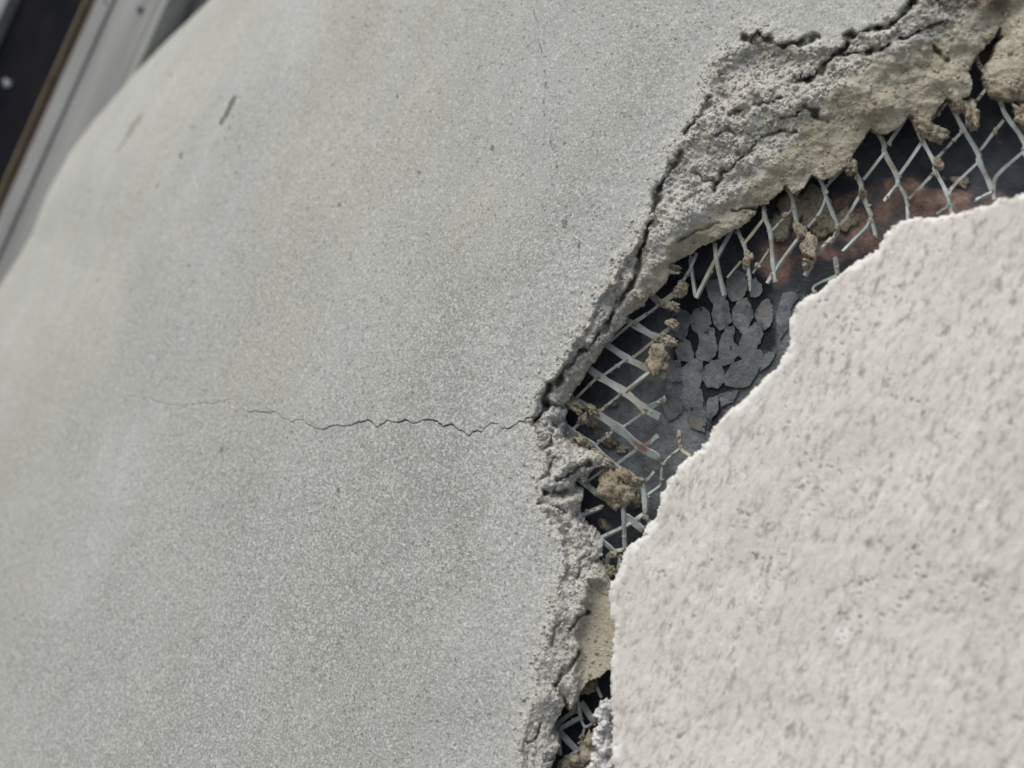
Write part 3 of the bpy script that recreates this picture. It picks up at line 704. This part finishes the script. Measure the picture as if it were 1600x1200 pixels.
# ------------------------------------------------------------------ mortar caught in the lath
def clump_geo(px, py, rx, ry, rn, ang, n, seed, sub=3):
    v, f = ICO[sub]
    d = 1 + 0.55 * vnoise3(v * 1.5 + seed * 3.1, 200 + seed) + 0.38 * vnoise3(v * 3.6 + seed, 230 + seed) + (0.26 * vnoise3(v * 8.0 + seed, 260 + seed) + 0.12 * vnoise3(v * 16.0 + seed, 280 + seed) if sub > 2 else 0)
    d = np.clip(d, 0.3, 1.9)
    w = v * d[:, None]
    m = pxm(px, py, n)
    ca, sa = math.cos(ang), math.sin(ang)
    x = w[:, 0] * rx * ca - w[:, 1] * ry * sa; y = w[:, 0] * rx * sa + w[:, 1] * ry * ca
    c = pts(np.array([px + 0.0]), np.array([py + 0.0]), n)[0]
    ex = pts(np.array([px + 1.0]), np.array([py + 0.0]), n)[0] - c
    ey = pts(np.array([px + 0.0]), np.array([py + 1.0]), n)[0] - c
    return c + x[:, None] * ex + y[:, None] * ey + (w[:, 2] * rn * MM)[:, None] * NRM, f
CL = [(1028, 562, 13, 21, 2.2, 0.2, -12.5), (1063, 452, 7, 9, 1.8, 0.7, -12), (1052, 479, 10, 6, 1.6, 0.1, -12), (1052, 507, 7, 7, 1.5, 0.7, -12.5), (1046, 535, 9, 6, 1.6, 0.2, -12),
      (957, 762, 22, 24, 2.6, 0.5, -13), (985, 748, 15, 10, 2.0, 0.5, -12.5), (935, 712, 18, 7, 2.0, 0.7, -12.5), (912, 690, 12, 7, 2.2, 0.8, -12), (898, 633, 17, 9, 2.2, 0.6, -11.5), (925, 642, 11, 6, 1.6, 0.6, -12),
      (910, 655, 6, 9, 1.5, 0.6, -12.5), (1262, 386, 10, 19, 2.2, -0.2, -12.5), (1250, 362, 7, 14, 1.8, -0.3, -13), (1262, 410, 9, 8, 1.8, 0.3, -12.5),
      (1517, 178, 10, 19, 2.2, -0.1, -12), (1452, 204, 20, 11, 2.4, 0.3, -12), (1442, 192, 9, 10, 2.2, 0, -11.5), (1463, 216, 8, 6, 2, 0.6, -12), (1330, 262, 8, 11, 2.0, 0, -12), (1347, 300, 5, 8, 1.5, 0, -12.5), (1466, 256, 6, 9, 1.5, 0.2, -13),
      (1168, 404, 7, 10, 1.5, 0.2, -13), (1050, 418, 12, 5, 2.0, 0.15, -10.5), (1580, 140, 24, 16, 3, 0.1, -11), (1600, 178, 16, 12, 3, 0.2, -12), (1500, 165, 12, 8, 2.2, 0.2, -11.5),
      (975, 775, 9, 14, 2, 0.2, -13), (948, 890, 12, 9, 2.0, 0.3, -12), (958, 868, 6, 5, 1.5, 0.3, -12.5), (890, 1095, 8, 11, 2, 0, -12), (918, 1072, 16, 9, 2.5, -0.4, -12), (925, 1160, 14, 22, 2.2, 0.1, -13), (905, 1190, 18, 12, 2.5, 0.2, -13), (888, 1200, 12, 8, 2.2, 0, -13)]
for i, (px, py, rx, ry, rn, an, n) in enumerate(CL):
    v, f = clump_geo(px, py, rx, ry, rn, an, n * MM, i, 4)
    new_mesh('mortar_clump', v, f, M_MORTAR, lath, True)
# mortar that was pressed through on to the paper
for i, (px, py, rx, ry, rn, an) in enumerate([(1238, 330, 26, 18, 1.6, -0.4), (1268, 320, 22, 30, 1.4, 0.1), (1222, 352, 20, 22, 1.2, 0.3), (1285, 350, 16, 22, 1.3, 0.2), (950, 690, 14, 9, 0.8, 0.4), (972, 700, 9, 6, 0.7, 0.2),
                                              (925, 660, 10, 9, 0.8, 0.2), (960, 632, 6, 4, 0.6, 0.2), (945, 822, 10, 7, 0.8, 0.9), (996, 785, 6, 9, 0.8, 0.2), (1320, 345, 22, 14, 0.9, -0.3), (1500, 285, 14, 9, 0.6, 0.2)]):
    v, f = clump_geo(px, py, rx, ry, rn, an, NP + 0.0012, 60 + i, 3)
    new_mesh('mortar_patch', v, f, M_MORTAR, paper, True)
# crumbs along the strands, too small to pick apart
vs, fs, off = [], [], 0
for k in range(330):
    poly, w = STR[rng.integers(len(STR))]
    s = spline(poly, 3); i = rng.integers(len(s))
    r = rng.uniform(1.2, 3.4)
    v, f = clump_geo(s[i][0] + rng.normal(0, 1.5), s[i][1] + rng.normal(0, 1.5), r, r * rng.uniform(0.7, 1.6), r * 0.16, rng.uniform(0, 3), NL + 0.0006, 100 + k % 40, 2)
    vs.append(v); fs.append(f + off); off += len(v)
cr = new_mesh('mortar_crumbs', np.concatenate(vs), np.concatenate(fs), M_MORTAR, lath, True); cr['kind'] = 'stuff'
# ------------------------------------------------------------------ cream finished slab
slab = thing('cream_stucco_slab', 'thick cream finish coat of stucco with pitted surface and ragged left edge', 'stucco slab')
def slab_n(px):
    return (1.5 + np.clip(px - 950, 0, None) * 0.024 - np.clip(px - 950, 0, None) ** 2 * 0.000014) * MM
def build_slab():
    xs = np.array(seq((930, 1620, 2.5), (1620, 1960, 10))); ys = np.array(seq((220, 1210, 2.5), (1210, 1490, 10)))
    PX, PY = np.meshgrid(xs, ys)
    b = pts(PX, PY, slab_n(PX)); U = b[..., 0] / MM; V = b[..., 2] / MM
    jx = PX + fbm(U / 3, V / 3, 151, 4, 0.65) * 3.2; jy = PY + fbm(U / 3, V / 3, 155, 4, 0.65) * 3.2
    poly = SLAB + [(2600, 1500), (2600, 230)]
    ins = inside(jx, jy, poly); dE = polydist(jx, jy, SLAB)
    tex = fbm(U / 1.2, V / 2.6, 161, 3, 0.6)
    n = tex * 0.10 + fbm(U / 22, V / 22, 165, 2) * 0.5
    pitn = vnoise(U / 0.75, V / 0.95, 171) + 0.25 * vnoise(U / 8, V / 8, 175)
    pit = smooth(0.86, 1.1, pitn)
    n = n - pit * 0.7
    edge = smooth(14, 0, dE)
    n = n - 1.2 * edge ** 2 + edge * fbm(U / 1.6, V / 1.6, 181, 3) * 0.4
    white = smooth(16, 2, dE + fbm(U / 4, V / 4, 185, 2) * 9)
    def blot(x, y, r): return smooth(r, r * 0.5, np.hypot(PX - x, (PY - y) * 0.8) + tex * 3)
    white = np.maximum(white * 0.7, np.maximum.reduce([blot(1315, 992, 14), blot(1130, 690, 16), blot(1180, 640, 9)]) * 0.7)
    P = b + NRM * (n * MM)[..., None]
    ny, nx = PX.shape
    idx = np.arange(ny * nx).reshape(ny, nx)
    q = np.stack([idx[:-1, :-1], idx[1:, :-1], idx[1:, 1:], idx[:-1, 1:]], -1).reshape(-1, 4)
    q = q[ins.ravel()[q].sum(1) > 2]
    e = np.concatenate([q[:, [0, 1]], q[:, [1, 2]], q[:, [2, 3]], q[:, [3, 0]]])
    key = np.sort(e, 1); code = key[:, 0].astype(np.int64) * (ny * nx) + key[:, 1]
    un, inv, cnt = np.unique(code, return_inverse=True, return_counts=True)
    be = e[cnt[inv] == 1]; bv = np.unique(be)
    Pv = P.reshape(-1, 3)
    back = np.full(ny * nx, -1); back[bv] = np.arange(len(bv)) + ny * nx
    bb = Pv[bv] * 1.0; bb[:, 1] = -(-0.0115) + rng.normal(0, 0.0004, len(bv))
    bb[:, 0] += 0.004; 
    sk = np.stack([be[:, 1], be[:, 0], back[be[:, 0]], back[be[:, 1]]], -1)
    V_ = np.concatenate([Pv, bb]); F = np.concatenate([q, sk])
    att = {'white': np.concatenate([white.ravel(), white.ravel()[bv]]), 'pit': np.concatenate([pit.ravel() * 0.55, pit.ravel()[bv] * 0]) }
    used = np.unique(F); remap = np.full(len(V_), -1); remap[used] = np.arange(len(used))
    new_mesh('finish_coat', V_[used], remap[F], M_CREAM, slab, True, {k: a[used] for k, a in att.items()})
build_slab()
for i, (px, py, rx, ry, rn, an, n) in enumerate([(947, 1102, 8, 10, 2.2, 0.1, -2.5), (943, 1118, 10, 12, 2.6, 0.4, -3), (946, 1136, 11, 11, 2.8, 0.9, -3), (940, 1152, 11, 13, 2.6, 0.2, -3.5), (946, 1168, 11, 12, 2.8, 0.7, -3),
                                                 (940, 1186, 12, 12, 2.6, 0.0, -4), (948, 1200, 10, 12, 2.8, 0.5, -3), (926, 1204, 13, 10, 2.4, 0.2, -5), (938, 1225, 16, 20, 3, 0.0, -4)]):
    v, f = clump_geo(px, py, rx, ry, rn, an, n * MM, 80 + i, 4)
    new_mesh('broken_lump', v, f, M_CRUMB, slab, True)

# ------------------------------------------------------------------ window beyond the rounded edge
win = thing('window', 'grey aluminium window frame with brown gasket and dark pane beyond the rounded wall edge', 'window')
NW = -0.120
def wx(px, n=NW):
    return float(pts(np.array([px]), np.array([50.0]), n)[0][0])
Z0, Z1 = 0.55, 2.0
def strip(name, p0, p1, n, mat, depth=0.012, bev=0.0008):
    return box(name, wx(p0, n), wx(p1, n), -n, -n + depth, Z0, Z1, mat, win, bev)
strip('pane', -900, 109, NW - 0.006, M_GLASS, 0.006, 0)
strip('sealant_line', 108.5, 111.5, NW - 0.001, M_TANLINE, 0.01, 0.0003)
strip('gasket', 111.5, 127, NW - 0.003, M_BROWN)
RAIL = strip('frame_rail', 127, 153, NW + 0.002, M_ALU, 0.02)
strip('seam', 152, 158.5, NW - 0.001, M_TANLINE, 0.01, 0.0003)
FACE = strip('frame_face', 156, 226, NW, M_ALU, 0.02)
strip('frame_flange', 226.5, 240, NW + 0.003, M_ALU, 0.02)
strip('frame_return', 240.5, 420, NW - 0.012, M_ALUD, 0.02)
strip('mullion', -60, -12, NW + 0.002, M_ALU, 0.02)
def screw(px, py, r, mat, name, par, n=NW + 0.0006):
    c = pts(np.array([px + 0.0]), np.array([py + 0.0]), n)[0]
    m = 14; vv = [c + NRM * 0.0012]
    for k in range(m):
        a = 2 * math.pi * k / m; vv.append(c + np.array([math.cos(a) * r, 0, math.sin(a) * r]) * 0.8 + NRM * 0.0009)
    for k in range(m):
        a = 2 * math.pi * k / m; vv.append(c + np.array([math.cos(a) * r, 0, math.sin(a) * r]) - NRM * 0.001)
    ff = []
    for k in range(m):
        j = (k + 1) % m
        ff += [(0, 1 + k, 1 + j), (1 + k, 1 + m + k, 1 + m + j, 1 + j)]
    new_mesh(name, np.array(vv), ff, mat, par, True)
mp = pxm(220, 15, NW)
screw(219, 15, 6 * mp, M_DARK, 'screw', FACE)
screw(167, 5, 5 * mp, M_BROWN, 'screw', RAIL, NW + 0.0012)
v, f = clump_geo(13, 129, 7, 5, 1.2, -0.5, NW - 0.005, 91, 2)
new_mesh('glint_speck', v, f, M_SPECK, win, True)  # highlight on the pane, put in as a pale solid speck

print('tris', sum(len(p.vertices) - 2 for o in bpy.data.objects if o.type == 'MESH' for p in o.data.polygons))
